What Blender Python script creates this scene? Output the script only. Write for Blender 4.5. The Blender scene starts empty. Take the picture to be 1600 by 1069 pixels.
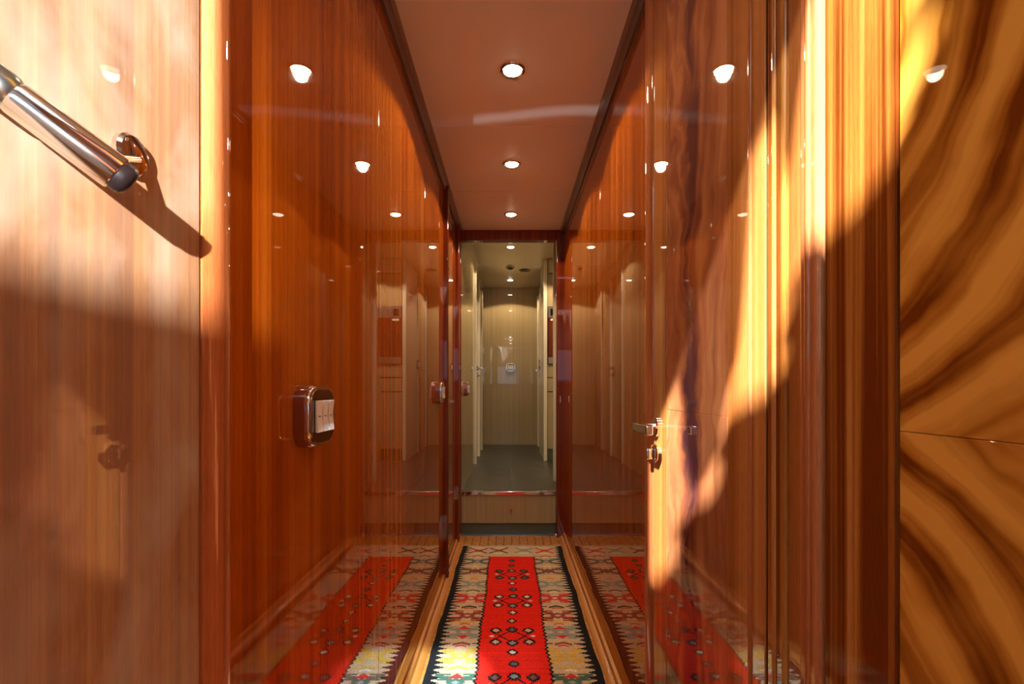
import bpy, bmesh, math, random
import numpy as np
from mathutils import Vector, Matrix
random.seed(7); rng = np.random.default_rng(5)
S = bpy.context.scene
COL = S.collection
CAMZ = 0.966
F = 755.0

# ------------------------------------------------------------------ camera, world, lights, exposure
cam_d = bpy.data.cameras.new('camera'); cam = bpy.data.objects.new('camera', cam_d); COL.objects.link(cam)
cam.location = (0, 0, CAMZ); cam.rotation_euler = (math.pi/2, 0, 0)
cam_d.sensor_width = 36; cam_d.sensor_fit = 'HORIZONTAL'; cam_d.lens = F/1600*36
cam_d.shift_x = 3/1600; cam_d.shift_y = 73.5/1600
cam_d.clip_start = 0.01
S.camera = cam
S.view_settings.view_transform = 'Standard'; S.view_settings.look = 'None'
S.view_settings.gamma = 1; S.view_settings.use_curve_mapping = False
S.view_settings.exposure = 0.0

W = bpy.data.worlds.new('sky'); S.world = W; W.use_nodes = True
wn = W.node_tree.nodes; wl = W.node_tree.links
bg = wn['Background']; bg.inputs[0].default_value = (0.45, 0.66, 1.0, 1); bg.inputs[1].default_value = 0.7

def lamp(name, kind, loc, target, energy, color, **kw):
    d = bpy.data.lights.new(name, kind); d.energy = energy; d.color = color
    for k, v in kw.items(): setattr(d, k, v)
    o = bpy.data.objects.new(name, d); COL.objects.link(o)
    o.location = loc
    v = Vector(target) - Vector(loc)
    o.rotation_euler = v.to_track_quat('-Z', 'Y').to_euler()
    return o

H_HATCH = CAMZ+1.033
SUN_DIR = Vector((0.60, 1.0, -1.0))
lamp('sun', 'SUN', (-2, -3, 5), tuple(Vector((-2, -3, 5)) + SUN_DIR), 44.0, (0.97, 0.97, 1.0), angle=math.radians(1.3))
# added spot standing in for low sunlight on the left panel
lamp('panel_sun_spot', 'SPOT', (0.405, -1.58, CAMZ+0.115), (-0.30, 0.56, CAMZ+0.22), 1700.0, (1.0, 0.96, 0.90),
     spot_size=math.radians(19), spot_blend=1.0, shadow_soft_size=0.012)
lamp('rug_patch_spot', 'SPOT', (-0.27, -0.30, H_HATCH+0.35), (-0.26, 1.62, 0.0), 1900.0, (0.50, 0.78, 1.0),
     spot_size=math.radians(15), spot_blend=0.35, shadow_soft_size=0.006)  # added cool spot that throws the pale patch onto the rug
lamp('ceiling_arc_spot', 'SPOT', (0.0, -1.50, 1.651), (0.0, -1.03, 1.700), 1100.0, (0.80, 0.90, 1.0),
     spot_size=math.radians(16), spot_blend=0.3, shadow_soft_size=0.0006)  # added spot behind the slot mask, drawing the pale ceiling arc
lamp('window_daylight', 'AREA', (-0.2, -1.08, 1.33), (-0.1, 1.0, 1.2), 0.8, (0.92, 0.96, 1.0),
     shape='RECTANGLE', size=0.7, size_y=0.45)
lamp('hatch_daylight', 'AREA', (-0.2, -0.2, 2.06), (-0.2, -0.05, 0), 3.5, (0.72, 0.86, 1.0),
     shape='RECTANGLE', size=0.9, size_y=0.42)

# ------------------------------------------------------------------ materials
def new_mat(name):
    m = bpy.data.materials.new(name); m.use_nodes = True
    nt = m.node_tree; b = nt.nodes['Principled BSDF']
    return m, nt, b
def simple(name, col, rough=0.4, metal=0.0, coat=0.0, coat_r=0.03, spec=0.5, bump=0.0, bscale=60, emit=None, es=0):
    m, nt, b = new_mat(name)
    b.inputs['Base Color'].default_value = (*col, 1); b.inputs['Roughness'].default_value = rough
    b.inputs['Metallic'].default_value = metal; b.inputs['Coat Weight'].default_value = coat
    b.inputs['Coat Roughness'].default_value = coat_r; b.inputs['Specular IOR Level'].default_value = spec
    if emit:
        b.inputs['Emission Color'].default_value = (*emit, 1); b.inputs['Emission Strength'].default_value = es
    n = nt.nodes.new('ShaderNodeTexNoise'); n.inputs['Scale'].default_value = bscale
    g = nt.nodes.new('ShaderNodeNewGeometry'); nt.links.new(g.outputs['Position'], n.inputs['Vector'])
    # faint mottling so nothing is a dead flat colour
    mx = nt.nodes.new('ShaderNodeMix'); mx.data_type = 'RGBA'; mx.blend_type = 'MULTIPLY'; mx.inputs[0].default_value = 0.12
    mx.inputs[6].default_value = (*col, 1); nt.links.new(n.outputs['Fac'], mx.inputs[7]); nt.links.new(mx.outputs[2], b.inputs['Base Color'])
    if bump:
        bp = nt.nodes.new('ShaderNodeBump'); bp.inputs['Strength'].default_value = bump; bp.inputs['Distance'].default_value = 0.002
        nt.links.new(n.outputs['Fac'], bp.inputs['Height']); nt.links.new(bp.outputs[0], b.inputs['Normal'])
    return m

def ramp(nt, stops):
    r = nt.nodes.new('ShaderNodeValToRGB'); el = r.color_ramp.elements
    el[0].position, el[0].color = stops[0][0], (*stops[0][1], 1)
    el[1].position, el[1].color = stops[-1][0], (*stops[-1][1], 1)
    for p, c in stops[1:-1]:
        e = el.new(p); e.color = (*c, 1)
    return r
def math_n(nt, op, a=None, b=None):
    n = nt.nodes.new('ShaderNodeMath'); n.operation = op
    for i, v in enumerate((a, b)):
        if v is None: continue
        if isinstance(v, (int, float)): n.inputs[i].default_value = v
        else: nt.links.new(v, n.inputs[i])
    return n.outputs[0]

def coat_setup(nt, b, coat_r=0.015, wav=0.25, ior=1.55, wscale=(7, 7, 0.9)):
    b.inputs['Roughness'].default_value = 0.42
    b.inputs['Specular IOR Level'].default_value = 0.0
    b.inputs['Coat Weight'].default_value = 1.0
    b.inputs['Coat Roughness'].default_value = coat_r
    b.inputs['Coat IOR'].default_value = ior
    g = nt.nodes.new('ShaderNodeNewGeometry')
    mp = nt.nodes.new('ShaderNodeMapping'); mp.inputs['Scale'].default_value = wscale
    nt.links.new(g.outputs['Position'], mp.inputs[0])
    n = nt.nodes.new('ShaderNodeTexNoise'); n.inputs['Scale'].default_value = 1.0; n.inputs['Detail'].default_value = 1.0
    nt.links.new(mp.outputs[0], n.inputs['Vector'])
    bp = nt.nodes.new('ShaderNodeBump'); bp.inputs['Strength'].default_value = 1.0; bp.inputs['Distance'].default_value = 0.0015*wav*0.12
    nt.links.new(n.outputs['Fac'], bp.inputs['Height']); nt.links.new(bp.outputs[0], b.inputs['Coat Normal'])

def stripe_wood(name, stops, fine=160, wide=22, axis='Y', seed=0.0, wav=0.25, ior=1.55, coat_r=0.015, grain_amt=0.5, dust_haze=0.0, zs=0.25):
    """ribbon-striped veneer: stripes run along Z, vary along the wall"""
    m, nt, b = new_mat(name)
    g = nt.nodes.new('ShaderNodeNewGeometry')
    def noise(sc, det, dist=0.0, z=zs):
        mp = nt.nodes.new('ShaderNodeMapping'); mp.inputs['Scale'].default_value = (sc, sc, z)
        mp.inputs['Location'].default_value = (seed, seed*1.7, seed*0.3)
        nt.links.new(g.outputs['Position'], mp.inputs[0])
        n = nt.nodes.new('ShaderNodeTexNoise'); n.inputs['Scale'].default_value = 1; n.inputs['Detail'].default_value = det
        n.inputs['Distortion'].default_value = dist
        nt.links.new(mp.outputs[0], n.inputs['Vector']); return n.outputs['Fac']
    a = noise(wide, 3); c = noise(fine, 2, z=1.5); d = noise(2.2, 2, z=1.1)
    s = math_n(nt, 'ADD', math_n(nt, 'MULTIPLY', a, 0.62), math_n(nt, 'MULTIPLY', c, 0.22))
    s = math_n(nt, 'ADD', s, math_n(nt, 'MULTIPLY', d, 0.30))
    s = math_n(nt, 'SUBTRACT', s, 0.07)
    r = ramp(nt, stops); nt.links.new(s, r.inputs[0])
    out = r.outputs[0]
    # short pores
    mp = nt.nodes.new('ShaderNodeMapping'); mp.inputs['Scale'].default_value = (900, 900, 45)
    nt.links.new(g.outputs['Position'], mp.inputs[0])
    pn = nt.nodes.new('ShaderNodeTexNoise'); pn.inputs['Scale'].default_value = 1
    nt.links.new(mp.outputs[0], pn.inputs['Vector'])
    pr = ramp(nt, [(0.30, (0.55,)*3), (0.55, (1,)*3)]); nt.links.new(pn.outputs['Fac'], pr.inputs[0])
    mx = nt.nodes.new('ShaderNodeMix'); mx.data_type = 'RGBA'; mx.blend_type = 'MULTIPLY'; mx.inputs[0].default_value = grain_amt
    nt.links.new(out, mx.inputs[6]); nt.links.new(pr.outputs[0], mx.inputs[7]); out = mx.outputs[2]
    if dust_haze:
        # daylight haze painted in as a pale veil, plus dust and wipe marks
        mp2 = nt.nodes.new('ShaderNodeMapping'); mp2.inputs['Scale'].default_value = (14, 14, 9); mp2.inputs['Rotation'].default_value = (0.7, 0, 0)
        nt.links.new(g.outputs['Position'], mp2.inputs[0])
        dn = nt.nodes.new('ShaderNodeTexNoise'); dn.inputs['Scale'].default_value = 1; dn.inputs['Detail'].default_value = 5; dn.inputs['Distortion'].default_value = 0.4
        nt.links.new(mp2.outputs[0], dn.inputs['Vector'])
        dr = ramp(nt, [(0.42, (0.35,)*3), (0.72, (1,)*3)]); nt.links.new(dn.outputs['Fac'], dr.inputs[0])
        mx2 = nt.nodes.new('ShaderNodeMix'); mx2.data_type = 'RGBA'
        nt.links.new(math_n(nt, 'MULTIPLY', dr.outputs[0], dust_haze), mx2.inputs[0])
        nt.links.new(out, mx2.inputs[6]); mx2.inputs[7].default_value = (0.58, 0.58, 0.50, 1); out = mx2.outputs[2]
    nt.links.new(out, b.inputs['Base Color'])
    coat_setup(nt, b, coat_r, wav, ior)
    return m

def crotch_wood(name, cy, joint, dz, stops, freq=17.0, seed=0.0, plume=None):
    """book-matched crotch veneer: arcs about two centres mirrored at the joint height"""
    m, nt, b = new_mat(name)
    g = nt.nodes.new('ShaderNodeNewGeometry'); sp = nt.nodes.new('ShaderNodeSeparateXYZ')
    nt.links.new(g.outputs['Position'], sp.inputs[0])
    y = sp.outputs['Y']; z = math_n(nt, 'ABSOLUTE', math_n(nt, 'SUBTRACT', sp.outputs['Z'], joint))
    cmb = nt.nodes.new('ShaderNodeCombineXYZ'); nt.links.new(y, cmb.inputs[1]); nt.links.new(z, cmb.inputs[2]); cmb.inputs[0].default_value = seed
    sgn = math_n(nt, 'GREATER_THAN', sp.outputs['Z'], joint)
    nt.links.new(math_n(nt, 'MULTIPLY', sgn, 0.03), cmb.inputs[0])
    n1 = nt.nodes.new('ShaderNodeTexNoise'); n1.inputs['Scale'].default_value = 7; n1.inputs['Detail'].default_value = 3
    nt.links.new(cmb.outputs[0], n1.inputs['Vector'])
    if plume:
        dy = math_n(nt, 'SUBTRACT', y, plume)
        d2 = math_n(nt, 'ABSOLUTE', math_n(nt, 'ADD', dy, math_n(nt, 'MULTIPLY', math_n(nt, 'SUBTRACT', n1.outputs['Fac'], 0.5), 0.14)))
        # flames rising away from the plume
        r_ = math_n(nt, 'ADD', math_n(nt, 'MULTIPLY', d2, 1.0), math_n(nt, 'MULTIPLY', z, -0.16))
    else:
        ay = math_n(nt, 'SUBTRACT', y, cy); az = math_n(nt, 'SUBTRACT', z, dz)
        r_ = math_n(nt, 'SQRT', math_n(nt, 'ADD', math_n(nt, 'MULTIPLY', ay, ay), math_n(nt, 'MULTIPLY', az, az)))
        d2 = None
    rr = math_n(nt, 'ADD', r_, math_n(nt, 'MULTIPLY', n1.outputs['Fac'], 0.055))
    nn = nt.nodes.new('ShaderNodeTexNoise'); nn.noise_dimensions = '2D'; nn.inputs['Scale'].default_value = 1; nn.inputs['Detail'].default_value = 3.5
    c2 = nt.nodes.new('ShaderNodeCombineXYZ'); nt.links.new(math_n(nt, 'MULTIPLY', rr, freq*2), c2.inputs[0])
    nt.links.new(math_n(nt, 'MULTIPLY', z, 2.5), c2.inputs[1])
    nt.links.new(c2.outputs[0], nn.inputs['Vector'])
    s = nn.outputs['Fac']
    n3 = nt.nodes.new('ShaderNodeTexNoise'); n3.inputs['Scale'].default_value = 16; n3.inputs['Detail'].default_value = 4
    nt.links.new(cmb.outputs[0], n3.inputs['Vector'])
    s = math_n(nt, 'ADD', math_n(nt, 'MULTIPLY', s, 0.85), math_n(nt, 'MULTIPLY', n3.outputs['Fac'], 0.2))
    if plume:
        # dark heart of the plume
        dk = nt.nodes.new('ShaderNodeMapRange'); dk.inputs['From Min'].default_value = 0.0; dk.inputs['From Max'].default_value = 0.055
        dk.inputs['To Min'].default_value = -0.40; dk.inputs['To Max'].default_value = 0.06
        nt.links.new(d2, dk.inputs['Value']); s = math_n(nt, 'ADD', s, dk.outputs[0])
    r = ramp(nt, stops); nt.links.new(s, r.inputs[0])
    nt.links.new(r.outputs[0], b.inputs['Base Color'])
    coat_setup(nt, b, 0.015, 0.25)
    return m

RED = [(0.25, (0.085, 0.012, 0.001)), (0.5, (0.30, 0.058, 0.003)), (0.78, (0.52, 0.15, 0.012))]
M = {}
M['wall_red'] = stripe_wood('striped_mahogany_varnish', RED, wide=26, seed=1.0, wav=0.22)
M['panel_left'] = stripe_wood('striped_mahogany_dust_haze', [(0.28, (0.10, 0.024, 0.004)), (0.5, (0.27, 0.090, 0.012)), (0.74, (0.48, 0.24, 0.06))], wide=60, fine=300, seed=3.0, dust_haze=0.42)
M['post'] = stripe_wood('mahogany_post', [(0.25, (0.18, 0.04, 0.010)), (0.5, (0.42, 0.13, 0.04)), (0.78, (0.66, 0.28, 0.11))], wide=50, seed=5.0)
M['dark_trim'] = stripe_wood('dark_red_trim', [(0.25, (0.06, 0.008, 0.002)), (0.5, (0.155, 0.018, 0.004)), (0.78, (0.26, 0.036, 0.006))], wide=40, seed=6.0, wav=0.1)
M['band'] = stripe_wood('crossband_veneer', [(0.25, (0.20, 0.055, 0.012)), (0.5, (0.42, 0.15, 0.035)), (0.78, (0.66, 0.30, 0.08))], wide=55, seed=8.0)
M['ribbon'] = stripe_wood('ribbon_veneer', [(0.40, (0.14, 0.030, 0.005)), (0.51, (0.38, 0.135, 0.022)), (0.66, (0.70, 0.36, 0.10))], wide=52, fine=200, seed=9.5, zs=0.5)
M['crotch'] = crotch_wood('crotch_veneer', 0.62, CAMZ-0.0375, 0.37, [(0.36, (0.14, 0.030, 0.003)), (0.50, (0.42, 0.15, 0.016)), (0.66, (0.70, 0.32, 0.05))], freq=16.0)
M['burl'] = crotch_wood('flame_veneer', 0.93, CAMZ-0.045, 0.37, [(0.15, (0.075, 0.024, 0.026)), (0.42, (0.26, 0.08, 0.032)), (0.80, (0.50, 0.20, 0.07))], plume=0.945, freq=11)
M['beige'] = stripe_wood('beige_lacquered_veneer', [(0.25, (0.26, 0.18, 0.085)), (0.5, (0.35, 0.255, 0.13)), (0.78, (0.42, 0.32, 0.175))], wide=60, fine=240, seed=11, wav=0.15, grain_amt=0.15)
M['pale_trim'] = simple('pale_lacquer_trim', (0.66, 0.58, 0.42), 0.3, coat=0.6)
M['ceiling'] = simple('matt_ceiling_panel', (0.90, 0.86, 0.74), 0.5, bump=0.03, bscale=900)
M['far_ceiling'] = simple('beige_ceiling_panel', (0.50, 0.44, 0.32), 0.22, coat=0.4, coat_r=0.1)
M['crown'] = simple('dark_brown_crown', (0.10, 0.035, 0.018), 0.3, coat=0.6)
M['crown_in'] = simple('taupe_crown_fillet', (0.30, 0.20, 0.15), 0.4)
M['plank'] = stripe_wood('teak_plank', [(0.25, (0.26, 0.085, 0.015)), (0.5, (0.48, 0.19, 0.04)), (0.78, (0.66, 0.32, 0.08))], wide=50, seed=14, coat_r=0.12)
M['shoe'] = simple('orange_floor_moulding', (0.50, 0.17, 0.03), 0.25, coat=0.8)
M['caulk'] = simple('black_caulk', (0.015, 0.012, 0.01), 0.6)
M['tile'] = simple('grey_slate_tile', (0.036, 0.034, 0.026), 0.30, spec=0.4, bump=0.08, bscale=45)
M['grout'] = simple('pale_grout', (0.12, 0.115, 0.09), 0.7)
M['kick'] = simple('dark_green_kickboard', (0.085, 0.09, 0.05), 0.2, coat=0.2)
M['chrome'] = simple('chrome', (0.80, 0.82, 0.84), 0.07, metal=1)
M['steel'] = simple('brushed_steel', (0.55, 0.53, 0.50), 0.28, metal=1)
M['sat'] = simple('satin_grey_steel', (0.42, 0.52, 0.54), 0.25, metal=1)
M['bronze'] = simple('bronze_plate', (0.28, 0.22, 0.15), 0.22, metal=1)
M['black'] = simple('black_rubber', (0.010, 0.006, 0.007), 0.35, spec=0.25)
M['black_gloss'] = simple('black_glass', (0.006, 0.006, 0.006), 0.06, coat=0.6)
M['red_glass'] = simple('dark_red_glass', (0.12, 0.012, 0.006), 0.06, coat=1)
M['rocker'] = simple('cream_plastic', (0.80, 0.72, 0.62), 0.25, coat=0.3)
M['switch_box'] = simple('varnished_switch_box', (0.20, 0.035, 0.006), 0.2, coat=1)
M['white'] = simple('white_print', (0.8, 0.8, 0.75), 0.5)
M['bulb'] = simple('lit_bulb', (1, 0.9, 0.75), 0.4, emit=(1.0, 0.86, 0.62), es=45)
M['lobby'] = simple('white_painted_lobby', (0.78, 0.78, 0.76), 0.5)
M['fringe'] = simple('wool_fringe', (0.62, 0.50, 0.36), 0.9)
M['groove'] = simple('dark_joint', (0.02, 0.008, 0.004), 0.7)

# ------------------------------------------------------------------ helpers
def wloc(o):
    v = Vector((0, 0, 0))
    while o is not None: v += o.location; o = o.parent
    return v
def finish(o, label=None, cat=None, group=None, kind=None):
    if label: o['label'] = label
    if cat: o['category'] = cat
    if group: o['group'] = group
    if kind: o['kind'] = kind
    return o
def empty(name, loc, label=None, cat=None, group=None, kind=None, rotz=0):
    o = bpy.data.objects.new(name, None); COL.objects.link(o); o.location = loc; o.rotation_euler = (0, 0, rotz)
    o.empty_display_size = 0.05
    return finish(o, label, cat, group, kind)
def link(name, bm, mat, parent=None, origin=None, smooth=False, local=False):
    """bm in world coordinates (or parent-local when local=True)"""
    me = bpy.data.meshes.new(name)
    bmesh.ops.recalc_face_normals(bm, faces=bm.faces)
    if origin is None:
        if len(bm.verts):
            xs = [v.co for v in bm.verts]
            mn = Vector((min(c.x for c in xs), min(c.y for c in xs), min(c.z for c in xs)))
            mxv = Vector((max(c.x for c in xs), max(c.y for c in xs), max(c.z for c in xs)))
            origin = Vector(((mn.x+mxv.x)/2, (mn.y+mxv.y)/2, mn.z))
        else: origin = Vector((0, 0, 0))
    origin = Vector(origin)
    bmesh.ops.translate(bm, verts=bm.verts, vec=-origin)
    bm.to_mesh(me); bm.free()
    if smooth:
        me.polygons.foreach_set('use_smooth', [True]*len(me.polygons))
        me.set_sharp_from_angle(angle=math.radians(38))
        for p in me.polygons:
            n = p.normal; ax = max(abs(n.x), abs(n.y), abs(n.z)) > 0.99999
            p.use_smooth = not (len(p.vertices) > 4 or (smooth == 'box' and ax))
    for mm in (mat if isinstance(mat, (list, tuple)) else [mat]): me.materials.append(mm)
    o = bpy.data.objects.new(name, me); COL.objects.link(o)
    if parent is not None:
        o.parent = parent
        o.location = origin if local else origin - wloc(parent)
    else: o.location = origin
    return o
def bbox_bm(x0, x1, y0, y1, z0, z1, bev=0.0, seg=2, bm=None):
    own = bm is None
    t = bmesh.new()
    r = bmesh.ops.create_cube(t, size=1)
    for v in t.verts:
        v.co = Vector((x0+(v.co.x+.5)*(x1-x0), y0+(v.co.y+.5)*(y1-y0), z0+(v.co.z+.5)*(z1-z0)))
    if bev: bmesh.ops.bevel(t, geom=t.edges[:], offset=bev, segments=seg, profile=0.5, affect='EDGES')
    if own: return t
    me = bpy.data.meshes.new('tmp'); t.to_mesh(me); t.free(); bm.from_mesh(me); bpy.data.meshes.remove(me)
    return bm
def box(name, x0, x1, y0, y1, z0, z1, mat, parent=None, bev=0.0015, seg=2, local=False, smooth=True, **kw):
    o = link(name, bbox_bm(x0, x1, y0, y1, z0, z1, bev, seg), mat, parent, smooth='box' if (smooth and bev > 0) else False, local=local)
    return finish(o, **kw)
def prism(profile, axis, a0, a1, bev=0.0):
    """closed 2D profile extruded along axis; profile pairs are the two other axes in xyz order"""
    bm = bmesh.new()
    def P(p, a):
        return {'x': (a, p[0], p[1]), 'y': (p[0], a, p[1]), 'z': (p[0], p[1], a)}[axis]
    A = [bm.verts.new(P(p, a0)) for p in profile]; B = [bm.verts.new(P(p, a1)) for p in profile]
    n = len(profile)
    for i in range(n): bm.faces.new((A[i], A[(i+1) % n], B[(i+1) % n], B[i]))
    bm.faces.new(A[::-1]); bm.faces.new(B)
    return bm
def rrect(w, h, r, n=6, cx=0, cy=0, sup=None):
    pts = []
    for (sx, sy, a0) in ((1, 1, 0), (-1, 1, 90), (-1, -1, 180), (1, -1, 270)):
        for k in range(n+1):
            a = math.radians(a0+90*k/n)
            pts.append((cx+sx*(w/2-r)+r*math.cos(a), cy+sy*(h/2-r)+r*math.sin(a)))
    return pts
def lathe(profile, center, axis='z', seg=32):
    """profile: (radius, along)"""
    bm = bmesh.new(); rings = []
    for (r, t) in profile:
        ring = []
        for k in range(seg):
            a = 2*math.pi*k/seg; c, s = r*math.cos(a), r*math.sin(a)
            p = {'z': (c, s, t), 'x': (t, c, s), 'y': (c, t, s)}[axis]
            ring.append(bm.verts.new(Vector(center)+Vector(p)))
        rings.append(ring)
    for a, b in zip(rings[:-1], rings[1:]):
        for k in range(seg): bm.faces.new((a[k], a[(k+1) % seg], b[(k+1) % seg], b[k]))
    if profile[0][0] > 1e-6: bm.faces.new(rings[0][::-1])
    if profile[-1][0] > 1e-6: bm.faces.new(rings[-1])
    bmesh.ops.remove_doubles(bm, verts=bm.verts, dist=1e-6)
    return bm
def rod(p0, p1, prof, seg=32):
    """solid of revolution between two points; prof = [(t 0..1, radius)]"""
    p0, p1 = Vector(p0), Vector(p1); d = p1-p0; L = d.length
    q = d.to_track_quat('Z', 'Y').to_matrix().to_4x4()
    bm = lathe([(r, t*L) for t, r in prof], (0, 0, 0), 'z', seg)
    bmesh.ops.transform(bm, matrix=Matrix.Translation(p0) @ q, verts=bm.verts)
    return bm
def copy_tree(o, parent=None):
    c = o.copy(); COL.objects.link(c)
    if parent is not None: c.parent = parent
    for ch in list(o.children): copy_tree(ch, c)
    return c

# ------------------------------------------------------------------ measures
XL, XR = -0.335, 0.354          # corridor walls
XP = -0.300                     # near left panel
H1 = CAMZ+1.033                 # near ceiling
H2 = CAMZ+1.235                 # far ceiling
FZ = CAMZ-0.68                  # far floor
YD = 3.14                       # doorway
YE = 5.90                       # end wall

# ------------------------------------------------------------------ floor
fl = box('floor', -1.05, 0.40, -1.05, YD+0.06, -0.06, -0.006, M['caulk'], bev=0, kind='structure')
pw = 0.0497; x = XL-0.001; first = None; i = 0
while x < XR:
    o = box('plank', x, min(x+pw-0.0025, XR), -0.98, YD+0.05, -0.006, 0.0, M['plank'], fl, bev=0.0006, seg=1)
    x += pw
box('floor_board', -1.0, XL-0.004, -0.98, 0.08, -0.006, 0, M['plank'], fl, bev=0.0006, seg=1)

# floor-level mouldings along both walls
def shoe(name, xw, sgn, y0, y1):
    p = [(xw, 0.0), (xw+sgn*0.036, 0.0), (xw+sgn*0.036, 0.006), (xw+sgn*0.028, 0.012), (xw+sgn*0.014, 0.016), (xw+sgn*0.010, 0.030), (xw, 0.034)]
    o = link(name, prism(p, 'y', y0, y1), M['shoe'], smooth=True); finish(o, kind='structure'); return o
shoe('baseboard_left', XL, 1, 0.53, YD-0.002)
shoe('baseboard_right', XR, -1, 0.12, YD-0.002)

# ------------------------------------------------------------------ near ceiling
HY0, HY1, HX0, HX1 = -0.43, 0.02, -0.80, 0.28   # deck hatch opening
ce = link('ceiling', bbox_bm(-1.05, 0.42, 0.16, YD+0.08, H1+0.012, H1+0.05), M['groove']); finish(ce, kind='structure')
ys = [HY1+0.02, 0.62, 1.27, 1.90, 2.53, YD]
for a, b_ in zip(ys[:-1], ys[1:]):
    x0 = -1.05 if a < 0.1 else XL-0.02
    box('ceiling_panel', x0, XR+0.03, a+0.0008, b_-0.0008, H1, H1+0.012, M['ceiling'], ce, bev=0.0012, seg=1)
bm = bbox_bm(-1.05, 0.42, -1.05, HY0, H1, H1+0.05)
bbox_bm(-1.05, HX0, HY0, HY1+0.2, H1+0.012, H1+0.05, bm=bm); bbox_bm(HX1, 0.42, HY0, HY1+0.2, H1+0.012, H1+0.05, bm=bm)
bbox_bm(-1.05, 0.42, HY1, 0.17, H1+0.012, H1+0.05, bm=bm)
bbox_bm(-1.05, HX0, HY0, HY1+0.03, H1, H1+0.012, bm=bm); bbox_bm(HX1, 0.42, HY0, HY1+0.03, H1, H1+0.012, bm=bm)
bbox_bm(-1.05, 0.42, HY1, HY1+0.02, H1, H1+0.012, bm=bm)
o = link('ceiling_surround', bm, M['ceiling'], ce)

def crown(name, xw, sgn, y0, y1, n):
    p = [(xw, H1), (xw+sgn*0.018, H1), (xw+sgn*0.018, H1-0.008), (xw+sgn*0.012, H1-0.016), (xw+sgn*0.008, H1-0.03), (xw, H1-0.032)]
    o = link(name, prism(p, 'y', y0, y1), M['crown'], smooth=True); finish(o, kind='structure')
    p = [(xw+sgn*0.018, H1), (xw+sgn*0.029, H1), (xw+sgn*0.029, H1-0.003), (xw+sgn*0.018, H1-0.006)]
    link('fillet', prism(p, 'y', y0, y1), M['crown_in'], o)
crown('trim_1', XL, 1, 0.53, YD, 1); crown('trim_2', XR, -1, 1.24, YD, 2)

# ------------------------------------------------------------------ left wall
wlft = box('wall_left', XL-0.07, XL-0.012, 0.50, YD+0.04, -0.01, H1+0.012, M['groove'], bev=0, kind='structure')
for a, b_ in ((0.520, 1.232), (1.232, 1.90), (1.90, 2.43)):
    box('wall_panel', XL-0.012, XL, a+0.0006, b_-0.0006, 0, H1, M['wall_red'], wlft, bev=0.0012, seg=2)
# near left joinery: stub, dusty, hazed panel and rounded post
np_ = box('wall_side', XP-0.10, XP-0.012, 0.10, 0.512, -0.01, H1+0.012, M['groove'], bev=0, kind='structure')
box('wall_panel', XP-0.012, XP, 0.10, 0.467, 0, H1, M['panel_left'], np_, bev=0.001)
pr = [(XL-0.01, 0.470)]
for k in range(0, 11):
    a = math.radians(180*k/10); pr.append((XP-0.004+0.010*math.sin(a)**0.7, 0.494-0.024*math.cos(a)))
pr.append((XL-0.01, 0.518))
link('post', prism(pr, 'z', 0, H1), M['post'], np_, smooth=True)
box('wall_back_left', -1.05, XP-0.012, 0.10, 0.16, -0.01, H1+0.012, M['lobby'], bev=0, kind='structure')

# door_1 in left wall near the doorway, between two dark posts
d1 = box('door_1', XL-0.012, XL-0.002, 2.475, 2.995, 0.012, H1-0.03, M['wall_red'], bev=0.002, kind='structure')
def jamb(name, x0, x1, y0, y1, z0, z1, parent=None, kind='structure', mat='dark_trim'):
    return box(name, x0, x1, y0, y1, z0, z1, M[mat], parent, bev=min(0.006, abs(x1-x0)*0.45, (y1-y0)*0.45), seg=4, kind=(kind if parent is None else None))
jamb('trim_3', XL-0.012, -0.311, 2.432, 2.472, 0.0, H1)
jamb('trim_4', XL-0.012, -0.316, 2.998, 3.045, 0.0, H1)
b_ = box('latch_plate', XL-0.002, XL+0.004, 2.70, 2.80, CAMZ-0.082, CAMZ-0.060, M['chrome'], d1, bev=0.0015, label='chrome recessed latch plate')
box('latch_lever', XL+0.004, XL+0.014, 2.73, 2.79, CAMZ-0.077, CAMZ-0.066, M['chrome'], b_, bev=0.002)
box('wall_panel', XL-0.012, XL, 3.046, YD, 0, H1, M['wall_red'], wlft, bev=0.001)

# ------------------------------------------------------------------ right wall
wr = box('wall_right', XR+0.014, XR+0.08, -1.05, YD+0.04, -0.01, H1+0.012, M['groove'], bev=0, kind='structure')
for a, b_ in ((1.245, 1.90), (1.90, YD)):
    box('wall_panel', XR-0.0, XR+0.014, a+0.0006, b_-0.0006, 0, H1, M['wall_red'], wr, bev=0.0012)
# rounded post at the latch side of the near door
pr = [(XR+0.02, 1.184)]
for k in range(0, 13):
    a = math.radians(180*k/12); pr.append((XR+0.006-0.020*math.sin(a)**0.6, 1.2125-0.0285*math.cos(a)))
pr.append((XR+0.02, 1.241))
o = link('trim_5', prism(pr, 'z', 0, H1), M['post'], smooth=True); finish(o, kind='structure')

# door_2: crossbanded door with flame veneer
d2 = box('door_2', XR-0.001, XR+0.012, 0.664, 1.177, 0.012, H1-0.012, M['groove'], bev=0, kind='structure')
box('stile', XR-0.004, XR-0.001, 1.082, 1.1765, 0.012, H1-0.012, M['band'], d2, bev=0.001)
box('stile', XR-0.004, XR-0.001, 0.664, 0.779, 0.012, H1-0.012, M['band'], d2, bev=0.001)
JZ = CAMZ-0.045
box('veneer_panel', XR-0.0035, XR-0.001, 0.7805, 1.0805, JZ, H1-0.012, M['burl'], d2, bev=0.0004, seg=1)
box('veneer_panel', XR-0.0035, XR-0.001, 0.7805, 1.0805, 0.012, JZ-0.0004, M['burl'], d2, bev=0.0004, seg=1)

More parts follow.
